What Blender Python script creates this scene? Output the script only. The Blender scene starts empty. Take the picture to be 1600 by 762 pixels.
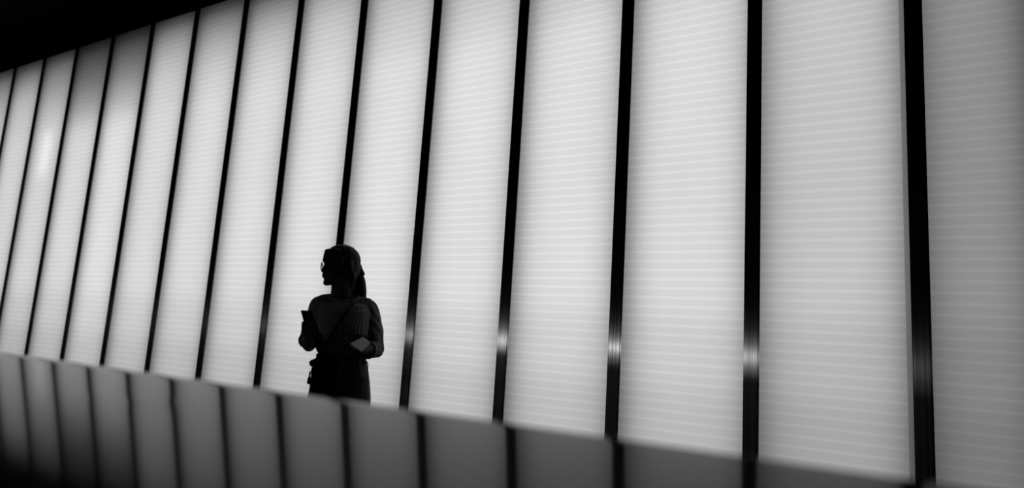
import bpy, bmesh, math, random
from mathutils import Vector, Matrix, Quaternion
random.seed(7)
S = bpy.context.scene
COL = S.collection

# ------------------------------------------------------------------ camera
H = 1.13                                     # camera height above the walkway
cam_d = bpy.data.cameras.new('camera')
cam = bpy.data.objects.new('camera', cam_d)
COL.objects.link(cam)
R_ = Vector((0.86403514, 0.49942863, 0.06335865))
U_ = Vector((0.01820088, -0.15676093, 0.98746885))
F_ = Vector((-0.50310237, 0.85205461, 0.14453699))
cam.matrix_world = Matrix(((R_.x, U_.x, -F_.x, 0), (R_.y, U_.y, -F_.y, 0), (R_.z, U_.z, -F_.z, H), (0, 0, 0, 1)))
cam_d.sensor_width = 36.0
cam_d.lens = 1019.37 * 36 / 1600
cam_d.clip_start = 0.02
cam_d.dof.use_dof = True
cam_d.dof.focus_distance = 4.3
cam_d.dof.aperture_fstop = 1.1
S.camera = cam

# ------------------------------------------------------------------ world, exposure
w = bpy.data.worlds.new('dim_hall')
S.world = w
w.use_nodes = True
w.node_tree.nodes['Background'].inputs[0].default_value = (0.5, 0.5, 0.5, 1)
w.node_tree.nodes['Background'].inputs[1].default_value = 0.0
S.view_settings.view_transform = 'Standard'
S.view_settings.look = 'None'
S.view_settings.gamma = 1.0
S.view_settings.exposure = 0.0
S.view_settings.use_curve_mapping = False

# ------------------------------------------------------------------ the lamps behind the panels
SP = 0.9                                      # spacing of the mullions
YW = 4.298                                    # front plane of the mullions
X0 = 0.0866                                   # left edge of mullion 0
MW = 0.0942                                   # mullion width
ZT = 4.762                                    # top of the panels
KS = list(range(-2, 16))                      # mullion k stands at X0 - k*SP
LAMP_Y = YW + 0.14


def area(name, loc, sx, sy, radiance, rot):
    l = bpy.data.lights.new(name, 'AREA')
    l.shape = 'RECTANGLE'
    l.size, l.size_y = sx, sy
    l.energy = radiance * math.pi * sx * sy
    o = bpy.data.objects.new(name, l)
    o.location = loc
    o.rotation_euler = rot
    COL.objects.link(o)
    return o


GAIN = .98                                   # all banks together
# every bay has its own light bank: strength of the long middle tube, then of the short modules above and below
BANK = {-1: (.30, (.62, .6, .6)), 0: (.44, (.66, .60, .58)), 1: (.80, (.72, .62, .6)), 2: (1.02, (.86, .75, .6)), 3: (1.06, (.84, .70, .6)), 4: (1.08, (.86, .70, .6)),
        5: (1.08, (.88, .72, .55)), 6: (1.05, (.95, .78, .45)), 7: (1.03, (.96, .70, .24)), 8: (1.02, (.95, .66, .22)),
        9: (1.00, (.95, .72, .28)), 10: (1.06, (.58, .27, .08)), 11: (.98, (.50, .22, .08)), 12: (.93, (.85, .50, .22)),
        13: (.92, (.95, .75, .22)), 14: (.92, (.9, .60, .25)), 15: (.90, (.8, .6, .3)), 16: (.9, (.8, .6, .3))}
for b, (pw, tops) in BANK.items():
    pw *= GAIN
    xa, xb = X0 - b * SP + MW, X0 - (b - 1) * SP          # clear opening of bay b
    if b >= 2:
        la, lb = xa + .055, xb + .0
    elif b == 1:
        la, lb = xa + .03, xb - .04
    else:
        la, lb = xa + .0, xb - .36
    xc, wx = (la + lb) / 2, lb - la
    rot = (math.radians(-90), 0, 0)
    area('tube_lamp', (xc, LAMP_Y, 2.45), wx, 2.2, pw, rot)
    z, pr = 3.54, [1.0] + list(tops)
    for q in range(6):                                    # short modules, dimming towards the top
        u = (q + .7) / 6 * 3
        i = min(int(u), 2)
        f_ = pr[i] + (pr[i + 1] - pr[i]) * (u - i)
        area('tube_lamp', (xc, LAMP_Y, z + .09), wx, .17, pw * f_, rot)
        z += .18
    area('tube_lamp', (xc, LAMP_Y, 1.12), wx, .46, pw * .86, rot)
    area('tube_lamp', (xc, LAMP_Y, .66), wx, .46, pw * .70, rot)
    area('tube_lamp', (xc, LAMP_Y, .24), wx, .38, pw * .55, rot)
# one bare tube glares through the panel third from the left
area('tube_lamp', (X0 - 12 * SP + MW + .42, LAMP_Y - .03, 3.28), .24, .62, .34, (math.radians(-90), 0, 0))
# the lit shop window across the hall, behind the camera, glinting on the brushed mullions
HALL = (math.radians(90), 0, 0)
area('hall_lamp', (-5.0, -4.6, 1.09), 3.0, .07, 15.0, HALL)
area('hall_lamp', (-7.0, -4.62, 1.09), 11.0, .09, 2.6, HALL)
area('hall_lamp', (-6.0, -4.65, 0.85), 9.0, 1.3, .05, HALL)


# ------------------------------------------------------------------ materials
def newmat(name):
    m = bpy.data.materials.new(name)
    m.use_nodes = True
    return m, m.node_tree.nodes, m.node_tree.links


def simple(name, col, rough=.6, metal=0.0, spec=.5, noise=0.0, scale=40, bump=0.0):
    m, n, l = newmat(name)
    p = n['Principled BSDF']
    p.inputs['Base Color'].default_value = (col, col, col, 1) if not isinstance(col, tuple) else (*col, 1)
    p.inputs['Roughness'].default_value = rough
    p.inputs['Metallic'].default_value = metal
    p.inputs['Specular IOR Level'].default_value = spec
    if noise or bump:
        tc = n.new('ShaderNodeTexCoord')
        nz = n.new('ShaderNodeTexNoise')
        nz.inputs['Scale'].default_value = scale
        nz.inputs['Detail'].default_value = 4
        l.new(tc.outputs['Object'], nz.inputs['Vector'])
        if noise:
            mr = n.new('ShaderNodeMapRange')
            c = col if not isinstance(col, tuple) else col[0]
            mr.inputs['To Min'].default_value = c * (1 - noise)
            mr.inputs['To Max'].default_value = c * (1 + noise)
            l.new(nz.outputs['Fac'], mr.inputs['Value'])
            l.new(mr.outputs['Result'], p.inputs['Base Color'])
        if bump:
            bp = n.new('ShaderNodeBump')
            bp.inputs['Strength'].default_value = bump
            bp.inputs['Distance'].default_value = .004
            l.new(nz.outputs['Fac'], bp.inputs['Height'])
            l.new(bp.outputs['Normal'], p.inputs['Normal'])
    return m


def panel_mat(name, val, dirt=.05):
    m, n, l = newmat(name)
    for x in list(n):
        if x.type != 'OUTPUT_MATERIAL':
            n.remove(x)
    out = [x for x in n if x.type == 'OUTPUT_MATERIAL'][0]
    tr = n.new('ShaderNodeBsdfTranslucent')
    di = n.new('ShaderNodeBsdfDiffuse')
    di.inputs['Color'].default_value = (.35, .35, .35, 1)
    mx = n.new('ShaderNodeMixShader')
    mx.inputs[0].default_value = .08
    geo = n.new('ShaderNodeNewGeometry')
    mp = n.new('ShaderNodeMapping')
    mp.inputs['Scale'].default_value = (2.5, 2.5, 1.1)
    nz = n.new('ShaderNodeTexNoise')
    nz.inputs['Scale'].default_value = 1.0
    nz.inputs['Detail'].default_value = 5
    mr = n.new('ShaderNodeMapRange')
    mr.inputs['From Min'].default_value = .3
    mr.inputs['From Max'].default_value = .7
    mr.inputs['To Min'].default_value = val * (1 - dirt)
    mr.inputs['To Max'].default_value = val
    # small grey specks
    vo = n.new('ShaderNodeTexVoronoi')
    vo.inputs['Scale'].default_value = 2.3
    sp = n.new('ShaderNodeMapRange')
    sp.inputs['From Min'].default_value = .006
    sp.inputs['From Max'].default_value = .014
    sp.inputs['To Min'].default_value = .72
    sp.inputs['To Max'].default_value = 1.0
    mu = n.new('ShaderNodeMath')
    mu.operation = 'MULTIPLY'
    l.new(geo.outputs['Position'], mp.inputs['Vector'])
    l.new(mp.outputs['Vector'], nz.inputs['Vector'])
    l.new(geo.outputs['Position'], vo.inputs['Vector'])
    l.new(vo.outputs['Distance'], sp.inputs['Value'])
    l.new(nz.outputs['Fac'], mr.inputs['Value'])
    l.new(mr.outputs['Result'], mu.inputs[0])
    l.new(sp.outputs['Result'], mu.inputs[1])
    l.new(mu.outputs[0], tr.inputs['Color'])
    l.new(tr.outputs[0], mx.inputs[1])
    l.new(di.outputs[0], mx.inputs[2])
    l.new(mx.outputs[0], out.inputs['Surface'])
    return m


def brushed_mat():
    m, n, l = newmat('brushed_black_steel')
    p = n['Principled BSDF']
    p.inputs['Base Color'].default_value = (.3, .3, .3, 1)
    p.inputs['Metallic'].default_value = 1.0
    p.inputs['Roughness'].default_value = .18
    p.inputs['Anisotropic'].default_value = 1.0
    p.inputs['Anisotropic Rotation'].default_value = 0.25
    tg = n.new('ShaderNodeTangent')
    tg.direction_type = 'RADIAL'
    tg.axis = 'X'
    l.new(tg.outputs[0], p.inputs['Tangent'])
    geo = n.new('ShaderNodeNewGeometry')
    mp = n.new('ShaderNodeMapping')
    mp.inputs['Scale'].default_value = (260, 1, .5)
    nz = n.new('ShaderNodeTexNoise')
    nz.inputs['Scale'].default_value = 1.0
    nz.inputs['Detail'].default_value = 3
    mr = n.new('ShaderNodeMapRange')
    mr.inputs['From Min'].default_value = .3
    mr.inputs['From Max'].default_value = .7
    mr.inputs['To Min'].default_value = .15
    mr.inputs['To Max'].default_value = .6
    l.new(geo.outputs['Position'], mp.inputs['Vector'])
    l.new(mp.outputs['Vector'], nz.inputs['Vector'])
    l.new(nz.outputs['Fac'], mr.inputs['Value'])
    l.new(mr.outputs['Result'], p.inputs['Base Color'])
    return m


def gloss_mat():
    m, n, l = newmat('glossy_dark_coping')
    p = n['Principled BSDF']
    p.inputs['Base Color'].default_value = (.012, .012, .012, 1)
    p.inputs['IOR'].default_value = 1.18
    p.inputs['Roughness'].default_value = .07
    return m


M_SKIN = panel_mat('frosted_polycarbonate', .80)
M_RIB = panel_mat('frosted_polycarbonate_rib', .87)
M_FLANGE = panel_mat('panel_edge_strip', .5)
M_STEEL = brushed_mat()
M_BLACK = simple('matt_black_metal', .006, .55, spec=.2)
M_CEIL = simple('black_ceiling_paint', .004, .9, spec=.05, noise=.3, scale=3)
M_DARKWALL = simple('dark_wall_paint', .02, .8, spec=.2, noise=.25, scale=2)
M_FLOOR = simple('dark_floor', .02, .5, noise=.3, scale=6)
M_WHITE = simple('white_reflector', .35, .8, noise=.05)
M_GLOSS = gloss_mat()
M_PARAPET = simple('dark_parapet_paint', .03, .5, noise=.15, scale=5)


# ------------------------------------------------------------------ mesh helpers
def link(name, bm, mats, parent=None, smooth=False):
    me = bpy.data.meshes.new(name)
    bm.to_mesh(me)
    bm.free()
    for m in (mats if isinstance(mats, (list, tuple)) else [mats]):
        me.materials.append(m)
    if smooth:
        for p in me.polygons:
            p.use_smooth = True
    o = bpy.data.objects.new(name, me)
    COL.objects.link(o)
    if parent:
        o.parent = parent
    return o


def box(bm, x0, x1, y0, y1, z0, z1, mi=0):
    v = [bm.verts.new(c) for c in ((x0, y0, z0), (x1, y0, z0), (x1, y1, z0), (x0, y1, z0), (x0, y0, z1), (x1, y0, z1), (x1, y1, z1), (x0, y1, z1))]
    for f in ((3, 2, 1, 0), (4, 5, 6, 7), (0, 1, 5, 4), (1, 2, 6, 5), (2, 3, 7, 6), (3, 0, 4, 7)):
        bm.faces.new([v[i] for i in f]).material_index = mi
    return v


def tag(o, label=None, cat=None, group=None, kind=None):
    for k, v in (('label', label), ('category', cat), ('group', group), ('kind', kind)):
        if v:
            o[k] = v


def boxobj(name, b, m, parent=None, kind=None):
    bm = bmesh.new()
    box(bm, *b)
    o = link(name, bm, m, parent)
    tag(o, kind=kind)
    return o


# ------------------------------------------------------------------ the hall
XL, XR, YN = -14.6, 2.9, -7.0
ZC = 5.3
boxobj('floor', (XL, XR, YN, YW + .5, -.2, 0), M_FLOOR, kind='structure')
boxobj('ceiling', (XL, XR, YN, YW + .5, ZC, ZC + .2), M_CEIL, kind='structure')
boxobj('wall_left', (XL - .2, XL, YN - .2, YW + .5, -.2, ZC + .2), M_DARKWALL, kind='structure')
boxobj('wall_right', (XR, XR + .2, YN - .2, YW + .5, -.2, ZC + .2), M_DARKWALL, kind='structure')
boxobj('wall_front', (XL, XR, YN - .2, YN, -.2, ZC + .2), M_DARKWALL, kind='structure')

# ------------------------------------------------------------------ the backlit wall
wall = boxobj('wall_back', (XL, XR, YW + .28, YW + .5, 0, ZC), M_WHITE, kind='structure')
wall['label'] = 'long backlit wall of tall frosted panels between black mullions'
boxobj('fascia', (XL, XR, YW - .012, YW + .28, ZT, ZC), M_CEIL, wall)
boxobj('sill', (XL, XR, YW - .03, YW + .28, 0, .06), M_BLACK, wall)

PITCH, RIB_H = .0617, .0215
PW = SP - MW


def panel_mesh(fl):
    """Tray-shaped ribbed sheet, origin at its lower left front corner; fl: flat edge strip on the right."""
    bm = bmesh.new()
    zb, zt = .06, ZT
    prof = [(zb, .010, 0)]
    n0 = math.ceil((zb + .02 - 1.290) / PITCH)
    z = 1.290 + n0 * PITCH
    while z < zt - .03:
        prof += [(z - RIB_H / 2, .010, 1), (z - RIB_H / 2 + .003, .0090, 1), (z + RIB_H / 2 - .003, .0090, 1), (z + RIB_H / 2, .010, 0)]
        z += PITCH
    prof.append((zt, .010, 0))
    xs = [0.0, PW - fl]
    rows = [[bm.verts.new((x, y, z)) for x in xs] for z, y, _ in prof]
    for i in range(len(prof) - 1):
        f = bm.faces.new((rows[i][0], rows[i][1], rows[i + 1][1], rows[i + 1][0]))
        f.material_index = prof[i][2]
    # flat strip and returns
    if fl:
        e = [bm.verts.new(c) for c in ((PW - fl, .0105, zb), (PW, .0105, zb), (PW, .0105, zt), (PW - fl, .0105, zt))]
        bm.faces.new(e).material_index = 2
    for x in (0.0, PW):
        q = [bm.verts.new(c) for c in ((x, .0105, zb), (x, .026, zb), (x, .026, zt), (x, .0105, zt))]
        bm.faces.new(q).material_index = 2
    for z in (zb, zt):
        q = [bm.verts.new(c) for c in ((0, .0105, z), (PW, .0105, z), (PW, .026, z), (0, .026, z))]
        bm.faces.new(q).material_index = 2
    me = bpy.data.meshes.new('panel')
    bm.to_mesh(me)
    bm.free()
    for m in (M_SKIN, M_RIB, M_FLANGE):
        me.materials.append(m)
    return me


def mullion_mesh():
    bm = bmesh.new()
    box(bm, .003, MW - .003, .006, .28, 0, ZT)
    me = bpy.data.meshes.new('mullion')
    bm.to_mesh(me)
    bm.free()
    me.materials.append(M_BLACK)
    return me


def cover_mesh():
    bm = bmesh.new()
    box(bm, 0, MW - .010, 0, .012, 0, ZT)
    bmesh.ops.bevel(bm, geom=[e for e in bm.edges if abs(e.verts[0].co.z - e.verts[1].co.z) > 1], offset=.0015, segments=2, affect='EDGES')
    box(bm, MW - .006, MW, .001, .012, 0, ZT)
    me = bpy.data.meshes.new('cover_strip')
    bm.to_mesh(me)
    bm.free()
    me.materials.append(M_STEEL)
    return me


pm, pm_wide, mm, cm = panel_mesh(0), panel_mesh(.026), mullion_mesh(), cover_mesh()
for k in KS:
    o = bpy.data.objects.new('mullion', mm)
    o.location = (X0 - k * SP, YW, 0)
    o.parent = wall
    COL.objects.link(o)
    c = bpy.data.objects.new('cover_strip', cm)
    c.parent = o
    COL.objects.link(c)
    q = bpy.data.objects.new('panel', pm_wide if k == 1 else pm)
    q.location = (X0 - k * SP + MW, YW, 0)
    q.parent = wall
    COL.objects.link(q)

# ------------------------------------------------------------------ the parapet in front
# top surface: z = PA + PB y + PC x ; its far edge runs along y = .9337 + .09586 x
PA, PB, PC = H - .26707 + .0070, .13904, -.02742


def top_z(x, y):
    return PA + PB * y + PC * x


def edge_y(x):
    return .9337 + .09586 * x


DENTS = [(-1.183, .637, .018, .00022), (-1.089, .653, .018, .00022), (-1.035, .668, .014, .00030), (-1.000, .672, .020, -.00020)]


def dent(x, y):
    s = 0
    for cx, cy, r, a in DENTS:
        d = ((x - cx) / r) ** 2 + ((y - cy) / (r * 1.6)) ** 2
        if d < 12:
            s += a * math.exp(-d)
    return s


par = bpy.data.objects.new('parapet', None)
COL.objects.link(par)
tag(par, 'low parapet with sloping glossy dark top mirroring the lit panels, in front of the woman', 'parapet')
bm = bmesh.new()
PW_ = .66
xs = [-5.2 + .1 * i for i in range(34)] + [-1.8 + .0125 * i for i in range(105)] + [-.48 + .1 * i for i in range(26)]
ts = [0, .002, .006, .012, .03] + [.03 + .01 * i for i in range(1, 40)] + [.45, .5, .56, .62, .65, PW_]
grid = []
for x in xs:
    col = []
    for t in ts:
        y = edge_y(x) - t
        z = top_z(x, y) + .006 * t * t + dent(x, y)
        if t < .012:
            z -= .006 * (1 - math.sqrt(max(0, 1 - ((.012 - t) / .012) ** 2)))   # eased far edge
        col.append(bm.verts.new((x, y, z)))
    grid.append(col)
for i in range(len(xs) - 1):
    for j in range(len(ts) - 1):
        bm.faces.new((grid[i][j], grid[i][j + 1], grid[i + 1][j + 1], grid[i + 1][j]))
# underside and edges of the slab
low = []
for i, x in enumerate(xs):
    a, b = grid[i][0].co, grid[i][-1].co
    low.append((bm.verts.new((x, a.y, a.z - .05)), bm.verts.new((x, b.y, b.z - .05))))
for i in range(len(xs) - 1):
    bm.faces.new((grid[i][0], grid[i + 1][0], low[i + 1][0], low[i][0]))
    bm.faces.new((grid[i + 1][-1], grid[i][-1], low[i][1], low[i + 1][1]))
    bm.faces.new((low[i][0], low[i + 1][0], low[i + 1][1], low[i][1]))
for i in (0, -1):
    bm.faces.new([grid[i][j] for j in range(len(ts))] + [low[i][1], low[i][0]])
bmesh.ops.recalc_face_normals(bm, faces=bm.faces)
cop = link('coping', bm, M_GLOSS, par)
for p in cop.data.polygons:
    p.use_smooth = p.normal.z > .5
bm = bmesh.new()
for (xa, xb) in ((-5.2, 2.0),):
    v = []
    for x in (xa, xb):
        for t in (.05, PW_ - .05):
            y = edge_y(x) - t
            v.append(bm.verts.new((x, y, 0)))
            v.append(bm.verts.new((x, y, top_z(x, y) - .05)))
    for f in ((0, 1, 3, 2), (4, 6, 7, 5), (0, 4, 5, 1), (2, 3, 7, 6), (0, 2, 6, 4), (1, 5, 7, 3)):
        bm.faces.new([v[i] for i in f])
bmesh.ops.recalc_face_normals(bm, faces=bm.faces)
link('base_wall', bm, M_PARAPET, par)

# ------------------------------------------------------------------ the woman
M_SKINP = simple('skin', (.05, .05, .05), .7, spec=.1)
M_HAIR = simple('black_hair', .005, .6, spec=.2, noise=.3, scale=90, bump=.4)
M_BLOUSE = simple('grey_blouse_cloth', .18, .85, spec=.15, noise=.12, scale=60, bump=.25)
_n, _l = M_BLOUSE.node_tree.nodes, M_BLOUSE.node_tree.links
_tc = [x for x in _n if x.type == 'TEX_COORD'][0]
_mp = _n.new('ShaderNodeMapping')
_mp.inputs['Scale'].default_value = (110, 30, 3)
_nz = _n.new('ShaderNodeTexNoise')                     # fine crinkle pleats running down the cloth
_nz.inputs['Scale'].default_value = 1.0
_nz.inputs['Detail'].default_value = 2
_bp = [x for x in _n if x.type == 'BUMP'][0]
_bp.inputs['Strength'].default_value = .7
_bp.inputs['Distance'].default_value = .006
_l.new(_tc.outputs['Object'], _mp.inputs['Vector'])
_l.new(_mp.outputs['Vector'], _nz.inputs['Vector'])
_l.new(_nz.outputs['Fac'], _bp.inputs['Height'])
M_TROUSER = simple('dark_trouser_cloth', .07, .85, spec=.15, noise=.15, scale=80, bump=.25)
M_LEATHER = simple('black_leather', .006, .7, spec=.2)
M_PLASTIC = simple('black_plastic', .008, .5, spec=.2)
M_PAPER = simple('white_paper', .6, .8, spec=.1)
M_COVER = simple('dark_cover_card', .008, .9, spec=.05)
M_EYE = simple('eye', .06, .3)
M_GLASS, n, l = newmat('spectacle_lens')
p = n['Principled BSDF']
p.inputs['Base Color'].default_value = (1, 1, 1, 1)
p.inputs['Transmission Weight'].default_value = 1.0
p.inputs['Roughness'].default_value = 0.0
p.inputs['IOR'].default_value = 1.05

PLOC = Vector((-2.5369, 2.5787, 0))
PROT = math.atan2(.70130481, .71286153)


def capsule(bm, p0, r0, p1, r1, seg=14, rings=5, flat=None):
    """Closed tapered capsule; flat=(axis vector, factor) squashes it along an axis."""
    p0, p1 = Vector(p0), Vector(p1)
    d = p1 - p0
    L = d.length
    q = d.to_track_quat('Z', 'Y') if L > 1e-6 else Quaternion()
    prof = []
    for i in range(rings + 1):
        a = -math.pi / 2 + math.pi / 2 * i / rings
        prof.append((r0 * math.cos(a), r0 * math.sin(a)))
    for i in range(rings + 1):
        a = math.pi / 2 * i / rings
        prof.append((r1 * math.cos(a), L + r1 * math.sin(a)))
    loft(bm, [(z, r) for r, z in prof], q, p0, seg, flat)


def loft(bm, prof, q, p0, seg, flat):
    rows = []
    for z, r in prof:
        if r < 1e-5:
            rows.append([z])
        else:
            rows.append([(r * math.cos(2 * math.pi * k / seg), r * math.sin(2 * math.pi * k / seg), z) for k in range(seg)])

    def tr(c):
        v = q @ Vector(c)
        if flat:
            ax = Vector(flat[0]).normalized()
            v = v - ax * v.dot(ax) * (1 - flat[1])
        return bm.verts.new(v + p0)
    vr = [[tr((0, 0, r[0]))] if len(r) == 1 else [tr(c) for c in r] for r in rows]
    for a, b in zip(vr[:-1], vr[1:]):
        for k in range(seg):
            k2 = (k + 1) % seg
            if len(a) == 1 and len(b) > 1:
                bm.faces.new((a[0], b[k2], b[k]))
            elif len(b) == 1 and len(a) > 1:
                bm.faces.new((a[k], a[k2], b[0]))
            elif len(a) > 1:
                bm.faces.new((a[k], a[k2], b[k2], b[k]))


def ell(bm, c, r, rot=None, seg=20, rings=12):
    q = rot.to_quaternion() if rot else Quaternion()
    vs = []
    c = Vector(c)
    top = bm.verts.new(c + q @ Vector((0, 0, r[2])))
    bot = bm.verts.new(c - q @ Vector((0, 0, r[2])))
    for i in range(1, rings):
        a = math.pi * i / rings
        vs.append([bm.verts.new(c + q @ Vector((r[0] * math.sin(a) * math.cos(2 * math.pi * k / seg), r[1] * math.sin(a) * math.sin(2 * math.pi * k / seg), r[2] * math.cos(a)))) for k in range(seg)])
    for k in range(seg):
        k2 = (k + 1) % seg
        bm.faces.new((top, vs[0][k], vs[0][k2]))
        bm.faces.new((bot, vs[-1][k2], vs[-1][k]))
        for a, b in zip(vs[:-1], vs[1:]):
            bm.faces.new((a[k], b[k], b[k2], a[k2]))


def rings_loft(bm, rings, seg=48, ripple=None):
    """rings: (z, cx, cy, rx, ry, power); closed with caps."""
    rows = []
    for (z, cx, cy, rx, ry, pw) in rings:
        row = []
        for k in range(seg):
            a = 2 * math.pi * k / seg
            ca, sa = math.cos(a), math.sin(a)
            s = ripple(a, z) if ripple else 1.0
            row.append(bm.verts.new((cx + s * rx * math.copysign(abs(ca) ** (2 / pw), ca), cy + s * ry * math.copysign(abs(sa) ** (2 / pw), sa), z)))
        rows.append(row)
    for a, b in zip(rows[:-1], rows[1:]):
        for k in range(seg):
            k2 = (k + 1) % seg
            bm.faces.new((a[k], a[k2], b[k2], b[k]))
    bm.faces.new(list(reversed(rows[0])))
    bm.faces.new(rows[-1])


def fuse(name, bm, mat, voxel, parent=None, smooth_it=4, disp=None, factor=.5):
    """Union of overlapping closed shapes into one continuous skin."""
    bmesh.ops.recalc_face_normals(bm, faces=bm.faces)
    o = link(name, bm, mat)
    r = o.modifiers.new('r', 'REMESH')
    r.mode = 'VOXEL'
    r.voxel_size = voxel
    if smooth_it:
        s = o.modifiers.new('s', 'SMOOTH')
        s.iterations = smooth_it
        s.factor = factor
    dg = bpy.context.evaluated_depsgraph_get()
    me = bpy.data.meshes.new_from_object(o.evaluated_get(dg))
    o.modifiers.clear()
    old = o.data
    o.data = me
    me.name = name
    bpy.data.meshes.remove(old)
    if not me.materials:
        me.materials.append(mat)
    if disp:
        me.update()
        cos = [v.co.copy() for v in me.vertices]
        nrm = [v.normal.copy() for v in me.vertices]
        flat_co = []
        for c_, n_ in zip(cos, nrm):
            flat_co += list(c_ + Vector(disp(c_, n_)))
        me.vertices.foreach_set('co', flat_co)
        me.update()
    for p_ in me.polygons:
        p_.use_smooth = True
    if parent:
        o.parent = parent
    return o


# --- head frame: modelled facing -X, then turned a little towards the camera
HC = Vector((-.035, 0, 1.46))
HT = math.radians(14)
HR = Matrix.Translation(HC) @ Matrix.Rotation(HT, 4, 'Z') @ Matrix.Translation(-HC)


def turn(bm, start):
    bm.verts.ensure_lookup_table()
    for v in list(bm.verts)[start:]:
        v.co = HR @ v.co


def head_shapes(bm):
    st = len(bm.verts)
    ell(bm, (-.034, 0, 1.478), (.092, .074, .092))                      # skull
    ell(bm, (-.078, 0, 1.430), (.050, .060, .070))                      # face mass
    ell(bm, (-.080, 0, 1.395), (.044, .046, .040))                      # jaw
    ell(bm, (-.106, 0, 1.366), (.0185, .023, .0165))                    # chin
    capsule(bm, (-.040, .044, 1.395), .020, (-.098, .016, 1.365), .014)  # jaw line
    capsule(bm, (-.040, -.044, 1.395), .020, (-.098, -.016, 1.365), .014)
    capsule(bm, (-.106, -.026, 1.474), .016, (-.106, .026, 1.474), .016)   # brow
    ell(bm, (-.100, -.036, 1.430), (.024, .022, .020))                  # cheeks
    ell(bm, (-.100, .036, 1.430), (.024, .022, .020))
    capsule(bm, (-.121, 0, 1.460), .0065, (-.1335, 0, 1.428), .0095)       # nose
    ell(bm, (-.127, -.010, 1.423), (.009, .006, .006))
    ell(bm, (-.127, .010, 1.423), (.009, .006, .006))
    ell(bm, (-.121, 0, 1.408), (.0160, .019, .0052))                    # lips
    ell(bm, (-.118, 0, 1.396), (.0160, .017, .0055))
    ell(bm, (-.112, 0, 1.402), (.014, .024, .014))
    for s in (-1, 1):
        ell(bm, (-.030, s * .074, 1.440), (.016, .007, .029), Matrix.Rotation(s * .25, 4, 'Z'))   # ears
    turn(bm, st)


def hand(bm, wrist, palm, side, fing, thumb):
    """palm centre + list of finger polylines (root, knuckle, mid, tip)."""
    capsule(bm, wrist, .021, palm, .024, flat=(side, .62))
    for j, pts in enumerate(fing):
        r = (.0085, .009, .0085, .0075)[j % 4]
        for a, b, ra, rb in zip(pts[:-1], pts[1:], (r, r * .94, r * .88), (r * .94, r * .88, r * .8)):
            capsule(bm, a, ra, b, rb, seg=10, rings=4)
    for a, b, ra, rb in zip(thumb[:-1], thumb[1:], (.012, .0105), (.0105, .009)):
        capsule(bm, a, ra, b, rb, seg=10, rings=4)


# phone pose (held by the right hand, left in the picture)
PH_C = Vector((-.1546, -.246, 1.141))
PH_U = Vector((-.30, -.35, .85)).normalized()                # long axis
PH_W = Vector((.76, -.65, 0))
PH_W = (PH_W - PH_U * PH_W.dot(PH_U)).normalized()
PH_N = PH_W.cross(PH_U).normalized()                        # back of the phone, towards the camera
if PH_N.y > 0:
    PH_N = -PH_N


def ph(u, w_, n_):
    return PH_C + PH_U * u + PH_W * w_ + PH_N * n_


bm = bmesh.new()
head_shapes(bm)
capsule(bm, (-.024, .004, 1.400), .054, (-.020, .012, 1.300), .056)             # neck
capsule(bm, (-.012, .02, 1.315), .048, (.0, .02, 1.262), .058)
capsule(bm, (-.012, .020, 1.268), .046, (-.120, .012, 1.236), .036)             # shoulders
capsule(bm, (.002, .020, 1.268), .046, (.128, .012, 1.238), .036)
rings_loft(bm, [(.78, .015, .01, .120, .092, 2.2), (.86, .017, .01, .122, .092, 2.2), (.94, .017, .005, .108, .084, 2.2), (1.0, .014, 0, .103, .078, 2.2),
                (1.08, .006, 0, .112, .084, 2.3), (1.16, 0, 0, .122, .088, 2.4), (1.23, 0, .005, .128, .080, 2.4), (1.275, 0, .012, .10, .055, 2.2)], 32)
ell(bm, (-.055, -.070, 1.165), (.048, .036, .045))
ell(bm, (.060, -.070, 1.165), (.048, .036, .045))
# right arm: upper arm, forearm up to the phone
capsule(bm, (-.128, .010, 1.232), .037, (-.158, -.035, 1.035), .034)
capsule(bm, (-.158, -.035, 1.035), .034, (-.152, -.192, 1.050), .021)
# left arm: bent across under the booklet
capsule(bm, (.136, .012, 1.234), .037, (.196, -.020, 1.035), .034)
capsule(bm, (.196, -.020, 1.035), .034, (.092, -.215, 1.036), .021)
# right hand round the phone
rw = Vector((-.152, -.195, 1.052))
rp = ph(-.040, -.006, .022)
fr = []
for j, u in enumerate((.020, -.001, -.022, -.042)):
    fr.append([ph(u - .022, .006, .024), ph(u - .004, .030, .019), ph(u + .002, .049, .006), ph(u + .004, .040, -.012)])
hand(bm, rw, rp, PH_N, fr, [ph(-.058, -.030, .018), ph(-.030, -.047, .008), ph(.004, -.046, -.004)])
# left hand under the booklet
lw = Vector((.092, -.218, 1.036))
lp = Vector((.030, -.262, 1.040))
fl = []
for j in range(4):
    o_ = Vector((-.012 - .006 * j, -.028 + .018 * j, .0))
    fl.append([lp + Vector((-.010, -.024 + .016 * j, 0)), lp + Vector((-.040 + .004 * abs(j - 1), -.028 + .019 * j, .004)), lp + Vector((-.062 + .005 * abs(j - 1), -.026 + .019 * j, .017)), lp + Vector((-.070 + .007 * abs(j - 1), -.022 + .018 * j, .038))])
hand(bm, lw, lp, Vector((0, 0, 1)), fl, [lp + Vector((.020, -.018, .004)), lp + Vector((.004, -.048, .020)), lp + Vector((-.014, -.054, .044))])
# legs and feet
for s, hx in ((-1, -.060), (1, .094)):
    capsule(bm, (hx, .01, .80), .078, (hx + s * .008, .0, .47), .050)
    capsule(bm, (hx + s * .008, 0, .47), .050, (hx + s * .010, .02, .09), .032)
    capsule(bm, (hx + s * .010, .025, .055), .030, (hx + s * .022, -.09, .035), .026, flat=((0, 0, 1), .8))
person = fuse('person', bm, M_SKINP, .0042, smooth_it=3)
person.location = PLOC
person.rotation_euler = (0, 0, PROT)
tag(person, 'woman in silhouette with ponytail and glasses, looking left, in loose blouse and dark trousers', 'person')


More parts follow.
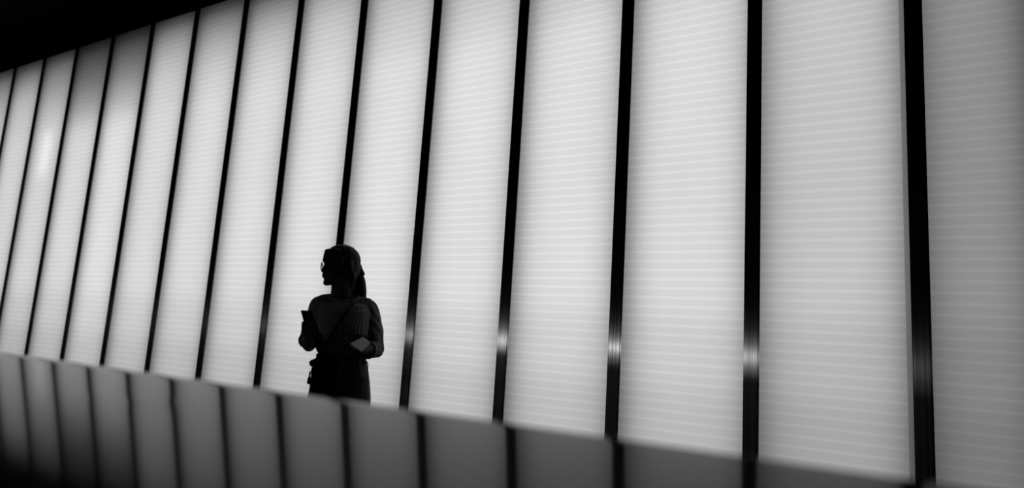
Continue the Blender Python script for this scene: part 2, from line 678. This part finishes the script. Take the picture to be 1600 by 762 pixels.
def eye(s):
    bm = bmesh.new()
    ell(bm, (-.1075, s * .030, 1.452), (.0115, .0115, .0115), seg=14, rings=8)
    turn(bm, 0)
    return link('eye', bm, M_EYE, person, True)


eye(-1)
eye(1)

# --- hair
bm = bmesh.new()
ell(bm, (-.034, 0, 1.4905), (.098, .084, .0895), seg=32, rings=20)               # crown
ell(bm, (.010, .012, 1.385), (.045, .058, .075))                                 # nape
ell(bm, (-.006, 0, 1.455), (.074, .082, .085), seg=28, rings=16)                 # back of head
for i in range(13):                                                              # fringe
    a = -1.05 + 2.1 * i / 12
    x, y = -.034 - .094 * math.cos(a), .078 * math.sin(a)
    drop = .004 * ((i * 7) % 4) / 3
    capsule(bm, (x * .90 - .004, y * .9, 1.532), .014, (x - .004, y, 1.484 - drop), .0075, seg=10, rings=4)
for s in (-1, 1):                                                                # locks beside the ears
    capsule(bm, (-.062, s * .070, 1.49), .022, (-.050, s * .074, 1.43), .012)
    capsule(bm, (-.02, s * .066, 1.47), .03, (.012, s * .055, 1.405), .022)
turn(bm, 0)


def hair_rel(co, nrm):
    k = .0006 * math.sin(260 * co.y + 40 * math.sin(18 * co.z)) + .0004 * math.sin(170 * co.x + 90 * co.y)
    return nrm * k


hair = fuse('hair', bm, M_HAIR, .0045, person, 4, hair_rel)
bm = bmesh.new()
pts = [((.050, .006, 1.462), .024), ((.062, .016, 1.437), .016), ((.056, .022, 1.415), .031), ((.0645, .028, 1.385), .0355), ((.070, .044, 1.345), .0385), ((.076, .060, 1.300), .037), ((.076, .078, 1.235), .028), ((.076, .086, 1.17), .012)]
for (a, ra), (b, rb) in zip(pts[:-1], pts[1:]):
    capsule(bm, a, ra, b, rb)
pony = fuse('ponytail', bm, M_HAIR, .0045, hair, 12, lambda co, n_: n_ * (.0013 * math.sin(420 * co.x + 300 * co.y + 25 * math.sin(20 * co.z))))
bm = bmesh.new()
capsule(bm, (.064, .013, 1.444), .018, (.072, .017, 1.432), .018)
link('hair_tie', bm, M_LEATHER, hair, True)


def tube(bm, pts, r, seg=6):
    pts = [Vector(p_) for p_ in pts]
    prev = None
    rows = []
    for i, p_ in enumerate(pts):
        t = (pts[min(i + 1, len(pts) - 1)] - pts[max(i - 1, 0)]).normalized()
        q = t.to_track_quat('Z', 'Y')
        rr = r[i] if isinstance(r, (list, tuple)) else r
        rows.append([bm.verts.new(p_ + q @ Vector((rr * math.cos(2 * math.pi * k / seg), rr * math.sin(2 * math.pi * k / seg), 0))) for k in range(seg)])
    for a, b in zip(rows[:-1], rows[1:]):
        for k in range(seg):
            bm.faces.new((a[k], a[(k + 1) % seg], b[(k + 1) % seg], b[k]))
    bm.faces.new(list(reversed(rows[0])))
    bm.faces.new(rows[-1])


def bez(a, b, c, n_=8):
    a, b, c = Vector(a), Vector(b), Vector(c)
    return [a * (1 - t) ** 2 + b * 2 * t * (1 - t) + c * t * t for t in [i / n_ for i in range(n_ + 1)]]


for a, b, c, r in (((.058, -.010, 1.490), (.076, -.004, 1.455), (.090, .0, 1.425), .0011), ((.056, .012, 1.475), (.080, .010, 1.450), (.084, .02, 1.415), .0010),
                   ((-.128, -.03, 1.50), (-.150, -.03, 1.505), (-.152, -.02, 1.488), .0005), ((-.100, .01, 1.553), (-.130, .0, 1.550), (-.146, -.01, 1.520), .0005)):
    bm = bmesh.new()
    tube(bm, bez(a, b, c), r, 5)
    link('stray_hair', bm, M_HAIR, hair, True)

# --- glasses
gl = bmesh.new()
lens_pts = {}
for s in (-1, 1):
    cy = s * .0345
    ring = []
    for k in range(24):
        a = 2 * math.pi * k / 24
        ca, sa = math.cos(a), math.sin(a)
        y = cy + .0265 * math.copysign(abs(ca) ** .65, ca)
        z = 1.4555 + .0190 * math.copysign(abs(sa) ** .65, sa)
        ring.append(Vector((-.1385 + .28 * y * y * 6, y, z)))
    lens_pts[s] = ring
    tube(gl, ring + ring[:2], .0016, 6)
tube(gl, bez((-.1385, -.0085, 1.458), (-.142, 0, 1.463), (-.1385, .0085, 1.458)), .0015, 6)
for s in (-1, 1):
    tube(gl, [(-.132, s * .061, 1.462), (-.120, s * .073, 1.463), (-.06, s * .080, 1.460), (-.028, s * .082, 1.455), (-.015, s * .080, 1.435)], .0017, 6)
turn(gl, 0)
glasses = link('glasses', gl, M_PLASTIC, person, True)
for s in (-1, 1):
    bm = bmesh.new()
    f = [bm.verts.new(p_) for p_ in lens_pts[s]]
    b = [bm.verts.new(p_ + Vector((.0012, 0, 0))) for p_ in lens_pts[s]]
    bm.faces.new(f)
    bm.faces.new(list(reversed(b)))
    for k in range(24):
        bm.faces.new((f[k], b[k], b[(k + 1) % 24], f[(k + 1) % 24]))
    bmesh.ops.recalc_face_normals(bm, faces=bm.faces)
    turn(bm, 0)
    link('lens', bm, M_GLASS, glasses)

# --- blouse
bm = bmesh.new()


def gather(a, z):
    t = max(0, min(1, (z - .98) / .3))
    return 1 + .006 * math.sin(26 * a + 2 * math.sin(3 * a)) * (1 - .7 * t) + .003 * math.sin(41 * a + 12 * z)


rings_loft(bm, [(.985, .013, -.002, .112, .092, 2.3), (1.0, .012, -.004, .126, .103, 2.4), (1.03, .010, -.006, .137, .112, 2.5), (1.09, .006, -.006, .138, .113, 2.5),
                (1.16, .002, -.004, .140, .112, 2.5), (1.22, .0, 0, .142, .104, 2.5), (1.262, .0, .006, .130, .086, 2.4), (1.290, -.010, .012, .088, .066, 2.2), (1.303, -.014, .016, .066, .058, 2.2)], 120, gather)
for v in bm.verts:
    if v.co.z > 1.255 and v.co.y < .02:
        v.co.z -= .026 * min(1, (.02 - v.co.y) / .07) * min(1, (v.co.z - 1.255) / .035)
# shoulders and sleeves
capsule(bm, (-.04, .02, 1.272), .045, (-.124, .012, 1.244), .054)
capsule(bm, (-.055, .02, 1.287), .030, (-.105, .015, 1.266), .042)
capsule(bm, (.035, .02, 1.285), .030, (.112, .015, 1.262), .044)
capsule(bm, (.02, .02, 1.268), .045, (.126, .012, 1.240), .055)
capsule(bm, (-.126, .010, 1.232), .056, (-.150, -.020, 1.105), .056)
capsule(bm, (-.150, -.020, 1.105), .056, (-.155, -.055, 1.062), .050)
capsule(bm, (.130, .010, 1.232), .056, (.160, -.005, 1.12), .058)
capsule(bm, (.160, -.005, 1.12), .058, (.176, -.022, 1.045), .051)
ell(bm, (.172, -.035, 1.025), (.052, .060, .034), Matrix.Rotation(.25, 4, 'Y'))
capsule(bm, (.176, -.03, 1.035), .046, (.150, -.09, 1.030), .042)
ell(bm, (-.165, -.085, 1.068), (.044, .050, .038))


def folds(co, n_):
    k = 0
    if abs(co.x) < .13:
        k = .0007 * math.sin(330 * co.x + 3 * math.sin(14 * co.z)) * min(1, max(0, (1.32 - co.z) / .05))
    else:
        k = .0018 * math.sin(150 * co.y + 60 * co.x + 6 * math.sin(16 * co.z))
        if co.z < 1.06:
            k += .0016 * math.sin(320 * co.y + 210 * co.x)
    return n_ * k


blouse = fuse('blouse', bm, M_BLOUSE, .0048, person, 6, folds)
# neck band and cuffs
bm = bmesh.new()
ring = []
for k in range(41):
    a = 2 * math.pi * k / 40
    x, y = -.015 + .073 * math.cos(a), .010 + .068 * math.sin(a)
    ring.append((x, y, 1.3015 - .028 * max(0, -math.sin(a)) - (.004 if math.sin(a) > 0 else 0)))
tube(bm, ring, .0045, 8)
link('neckband', bm, M_BLOUSE, blouse, True)
for c, ax, r in (((-.168, -.122, 1.062), (-.10, -1, .22), .037), ((.142, -.105, 1.028), (-.5, -.95, 0), .041)):
    bm = bmesh.new()
    q = Vector(ax).normalized().to_track_quat('Z', 'Y')
    ring = [Vector(c) + q @ Vector((r * math.cos(2 * math.pi * k / 48) * (1 + .02 * math.sin(k * 1.7)), r * math.sin(2 * math.pi * k / 48) * (1 + .02 * math.sin(k * 1.7)), .002 * math.sin(k * 1.1))) for k in range(50)]
    tube(bm, ring, .005, 8)
    link('cuff', bm, M_BLOUSE, blouse, True)

# --- trousers
bm = bmesh.new()


def pleat(a, z):
    t = max(0, min(1, (1.0 - z) / .2))
    return 1 + .014 * math.sin(18 * a + 1.5 * math.sin(2 * a)) * (1 - t) + .008 * math.sin(9 * a + 8 * z) * t


rings_loft(bm, [(.62, .018, .010, .168, .104, 2.6), (.70, .019, .012, .168, .116, 2.6), (.78, .020, .012, .161, .120, 2.6), (.86, .018, .010, .152, .120, 2.5), (.92, .014, .006, .144, .113, 2.4), (.965, .014, .002, .128, .102, 2.3), (.992, .014, 0, .118, .094, 2.3), (1.004, .014, 0, .122, .097, 2.3)], 96, pleat)
for s, hx in ((-1, -.060), (1, .098)):
    rings_loft(bm, [(.12, hx + s * .012, .01, .098, .100, 2.2), (.30, hx + s * .010, .008, .098, .100, 2.2), (.50, hx + s * .006, .006, .098, .102, 2.2), (.62, hx, .01, .090, .104, 2.2), (.70, hx, .01, .078, .096, 2.2), (.78, hx, .01, .060, .080, 2.2)], 40,
               lambda a, z: 1 + .02 * math.sin(7 * a + 3 * z))
ell(bm, (-.118, -.02, .945), (.030, .05, .022))                         # bunched cloth at the right hip
ell(bm, (.122, -.02, .955), (.026, .05, .020))
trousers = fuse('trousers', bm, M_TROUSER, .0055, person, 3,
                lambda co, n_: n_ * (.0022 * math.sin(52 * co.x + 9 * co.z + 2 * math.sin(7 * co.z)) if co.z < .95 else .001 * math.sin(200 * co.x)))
bm = bmesh.new()
ring = [(.014 + .122 * math.cos(2 * math.pi * k / 60) * (1 + .01 * math.sin(k * 1.9)), .098 * math.sin(2 * math.pi * k / 60) * (1 + .02 * math.sin(k * 1.9)), .985 + .0015 * math.sin(k)) for k in range(62)]
tube(bm, ring, .011, 8)
link('waistband', bm, M_TROUSER, trousers, True)
bm = bmesh.new()
tube(bm, bez((.075, -.115, .945), (.10, -.125, .905), (.150, -.075, .880)), .0035, 6)
tube(bm, bez((.085, -.118, .925), (.11, -.122, .890), (.152, -.078, .862)), .0030, 6)
link('pocket', bm, M_TROUSER, trousers, True)
bm = bmesh.new()
tube(bm, [(.118, -.085, .995), (.146, -.100, .96), (.150, -.108, .90), (.152, -.112, .84), (.156, -.115, .78), (.158, -.115, .70)], .0028, 6)
tube(bm, [(.02, -.108, .985), (.012, -.118, .95), (.008, -.120, .90)], .0028, 6)
link('waist_tie', bm, M_BLOUSE, trousers, True)

# --- shoes
for s, hx in ((-1, -.060), (1, .094)):
    bm = bmesh.new()
    capsule(bm, (hx + s * .010, .035, .045), .038, (hx + s * .024, -.115, .036), .034, flat=((0, 0, 1), .9))
    capsule(bm, (hx + s * .010, .03, .075), .042, (hx + s * .010, .03, .11), .044)
    box(bm, hx + s * .017 - .042, hx + s * .017 + .042, -.15, .075, 0, .022)
    fuse('shoe', bm, M_LEATHER, .006, person, 4)


# --- things she carries (top-level)
def at_person(o):
    o.location = PLOC
    o.rotation_euler = (0, 0, PROT)
    return o


bm = bmesh.new()
vs = box(bm, -.036, .036, -.004, .004, -.074, .074)
bmesh.ops.bevel(bm, geom=[e for e in bm.edges], offset=.003, segments=2, affect='EDGES')
rot = Matrix((PH_W, PH_N, PH_U)).transposed().to_4x4()
bmesh.ops.transform(bm, matrix=Matrix.Translation(PH_C) @ rot, verts=bm.verts)
bmesh.ops.recalc_face_normals(bm, faces=bm.faces)
phone = at_person(link('smartphone', bm, M_PLASTIC, None, True))
tag(phone, 'dark smartphone held up in the right hand of the woman', 'phone')
bm = bmesh.new()
box(bm, -.033, .033, -.0046, -.0040, -.069, .069)
bmesh.ops.transform(bm, matrix=Matrix.Translation(PH_C) @ rot @ Matrix.Scale(1, 4), verts=bm.verts)
scr = link('screen', bm, M_LEATHER, phone)
bm = bmesh.new()
capsule(bm, ph(.055, -.022, .0035), .006, ph(.055, -.022, .006), .006)
capsule(bm, ph(.040, -.022, .0035), .006, ph(.040, -.022, .006), .006)
link('camera_lens', bm, M_LEATHER, phone, True)


def slab(bm, quad, th):
    q = [Vector(c) for c in quad]
    n_ = (q[1] - q[0]).cross(q[3] - q[0]).normalized() * th
    a = [bm.verts.new(c) for c in q]
    b = [bm.verts.new(c - n_) for c in q]
    bm.faces.new(a)
    bm.faces.new(list(reversed(b)))
    for k in range(4):
        bm.faces.new((a[k], b[k], b[(k + 1) % 4], a[(k + 1) % 4]))
    bmesh.ops.recalc_face_normals(bm, faces=bm.faces)


bm = bmesh.new()
slab(bm, ((-.043, -.275, 1.094), (.062, -.330, 1.056), (.110, -.250, 1.088), (.0, -.195, 1.106)), .004)
book = at_person(link('booklet', bm, M_COVER))
tag(book, 'open booklet with a pale page resting on the left forearm of the woman', 'booklet')
bm = bmesh.new()
slab(bm, ((.0, -.192, 1.109), (.104, -.252, 1.0895), (.137, -.200, 1.100), (.030, -.145, 1.115)), .003)
link('cover', bm, M_COVER, book)
bm = bmesh.new()
slab(bm, ((.045, -.340, 1.062), (.104, -.322, 1.026), (.145, -.262, 1.072), (.104, -.274, 1.096)), .005)
o = link('page', bm, M_PAPER, book)
o['label'] = 'pale inner page'

bag = bpy.data.objects.new('crossbody_bag', None)
COL.objects.link(bag)
at_person(bag)
tag(bag, 'dark crossbody bag with a thin strap slung over the blouse of the woman', 'bag')
# strap: a flat band over the chest and the back
def band(name, pts, wdt, th, parent, mat):
    bm = bmesh.new()
    rows = []
    pts = [Vector(p_) for p_ in pts]
    for i, p_ in enumerate(pts):
        t = (pts[min(i + 1, len(pts) - 1)] - pts[max(i - 1, 0)]).normalized()
        nrm = Vector((p_.x, p_.y, 0)).normalized() if Vector((p_.x, p_.y, 0)).length > 1e-4 else Vector((0, -1, 0))
        nrm = (nrm - t * nrm.dot(t)).normalized()
        sd = t.cross(nrm).normalized()
        rows.append([bm.verts.new(p_ + sd * a * wdt / 2 + nrm * b * th / 2) for a, b in ((-1, -1), (1, -1), (1, 1), (-1, 1))])
    for a, b in zip(rows[:-1], rows[1:]):
        for k in range(4):
            bm.faces.new((a[k], a[(k + 1) % 4], b[(k + 1) % 4], b[k]))
    bm.faces.new(list(reversed(rows[0])))
    bm.faces.new(rows[-1])
    bmesh.ops.recalc_face_normals(bm, faces=bm.faces)
    return link(name, bm, mat, parent)


front = [(.070, .03, 1.318), (.066, -.025, 1.308), (.060, -.066, 1.285), (.045, -.093, 1.262), (.020, -.111, 1.225), (-.010, -.119, 1.178), (-.040, -.121, 1.122), (-.068, -.118, 1.065), (-.092, -.108, 1.015), (-.112, -.110, .970), (-.122, -.085, .935), (-.134, -.030, .905), (-.134, .05, .885), (-.120, .118, .87)]
back = [(.070, .03, 1.318), (.062, .080, 1.29), (.030, .108, 1.22), (-.02, .113, 1.13), (-.06, .112, 1.04), (-.085, .112, .96), (-.09, .125, .88)]
band('strap', front, .013, .003, bag, M_LEATHER)
band('strap', back, .013, .003, bag, M_LEATHER)
bm = bmesh.new()
box(bm, -.135, .015, .126, .166, .74, .88)
bmesh.ops.bevel(bm, geom=list(bm.edges), offset=.012, segments=3, affect='EDGES')
bm.verts.ensure_lookup_table()
link('pouch', bm, M_LEATHER, bag, True)
bm = bmesh.new()
capsule(bm, (-.138, -.055, .900), .004, (-.138, -.058, .872), .005)
capsule(bm, (-.138, -.058, .866), .009, (-.137, -.060, .848), .011)
link('charm', bm, M_LEATHER, bag, True)
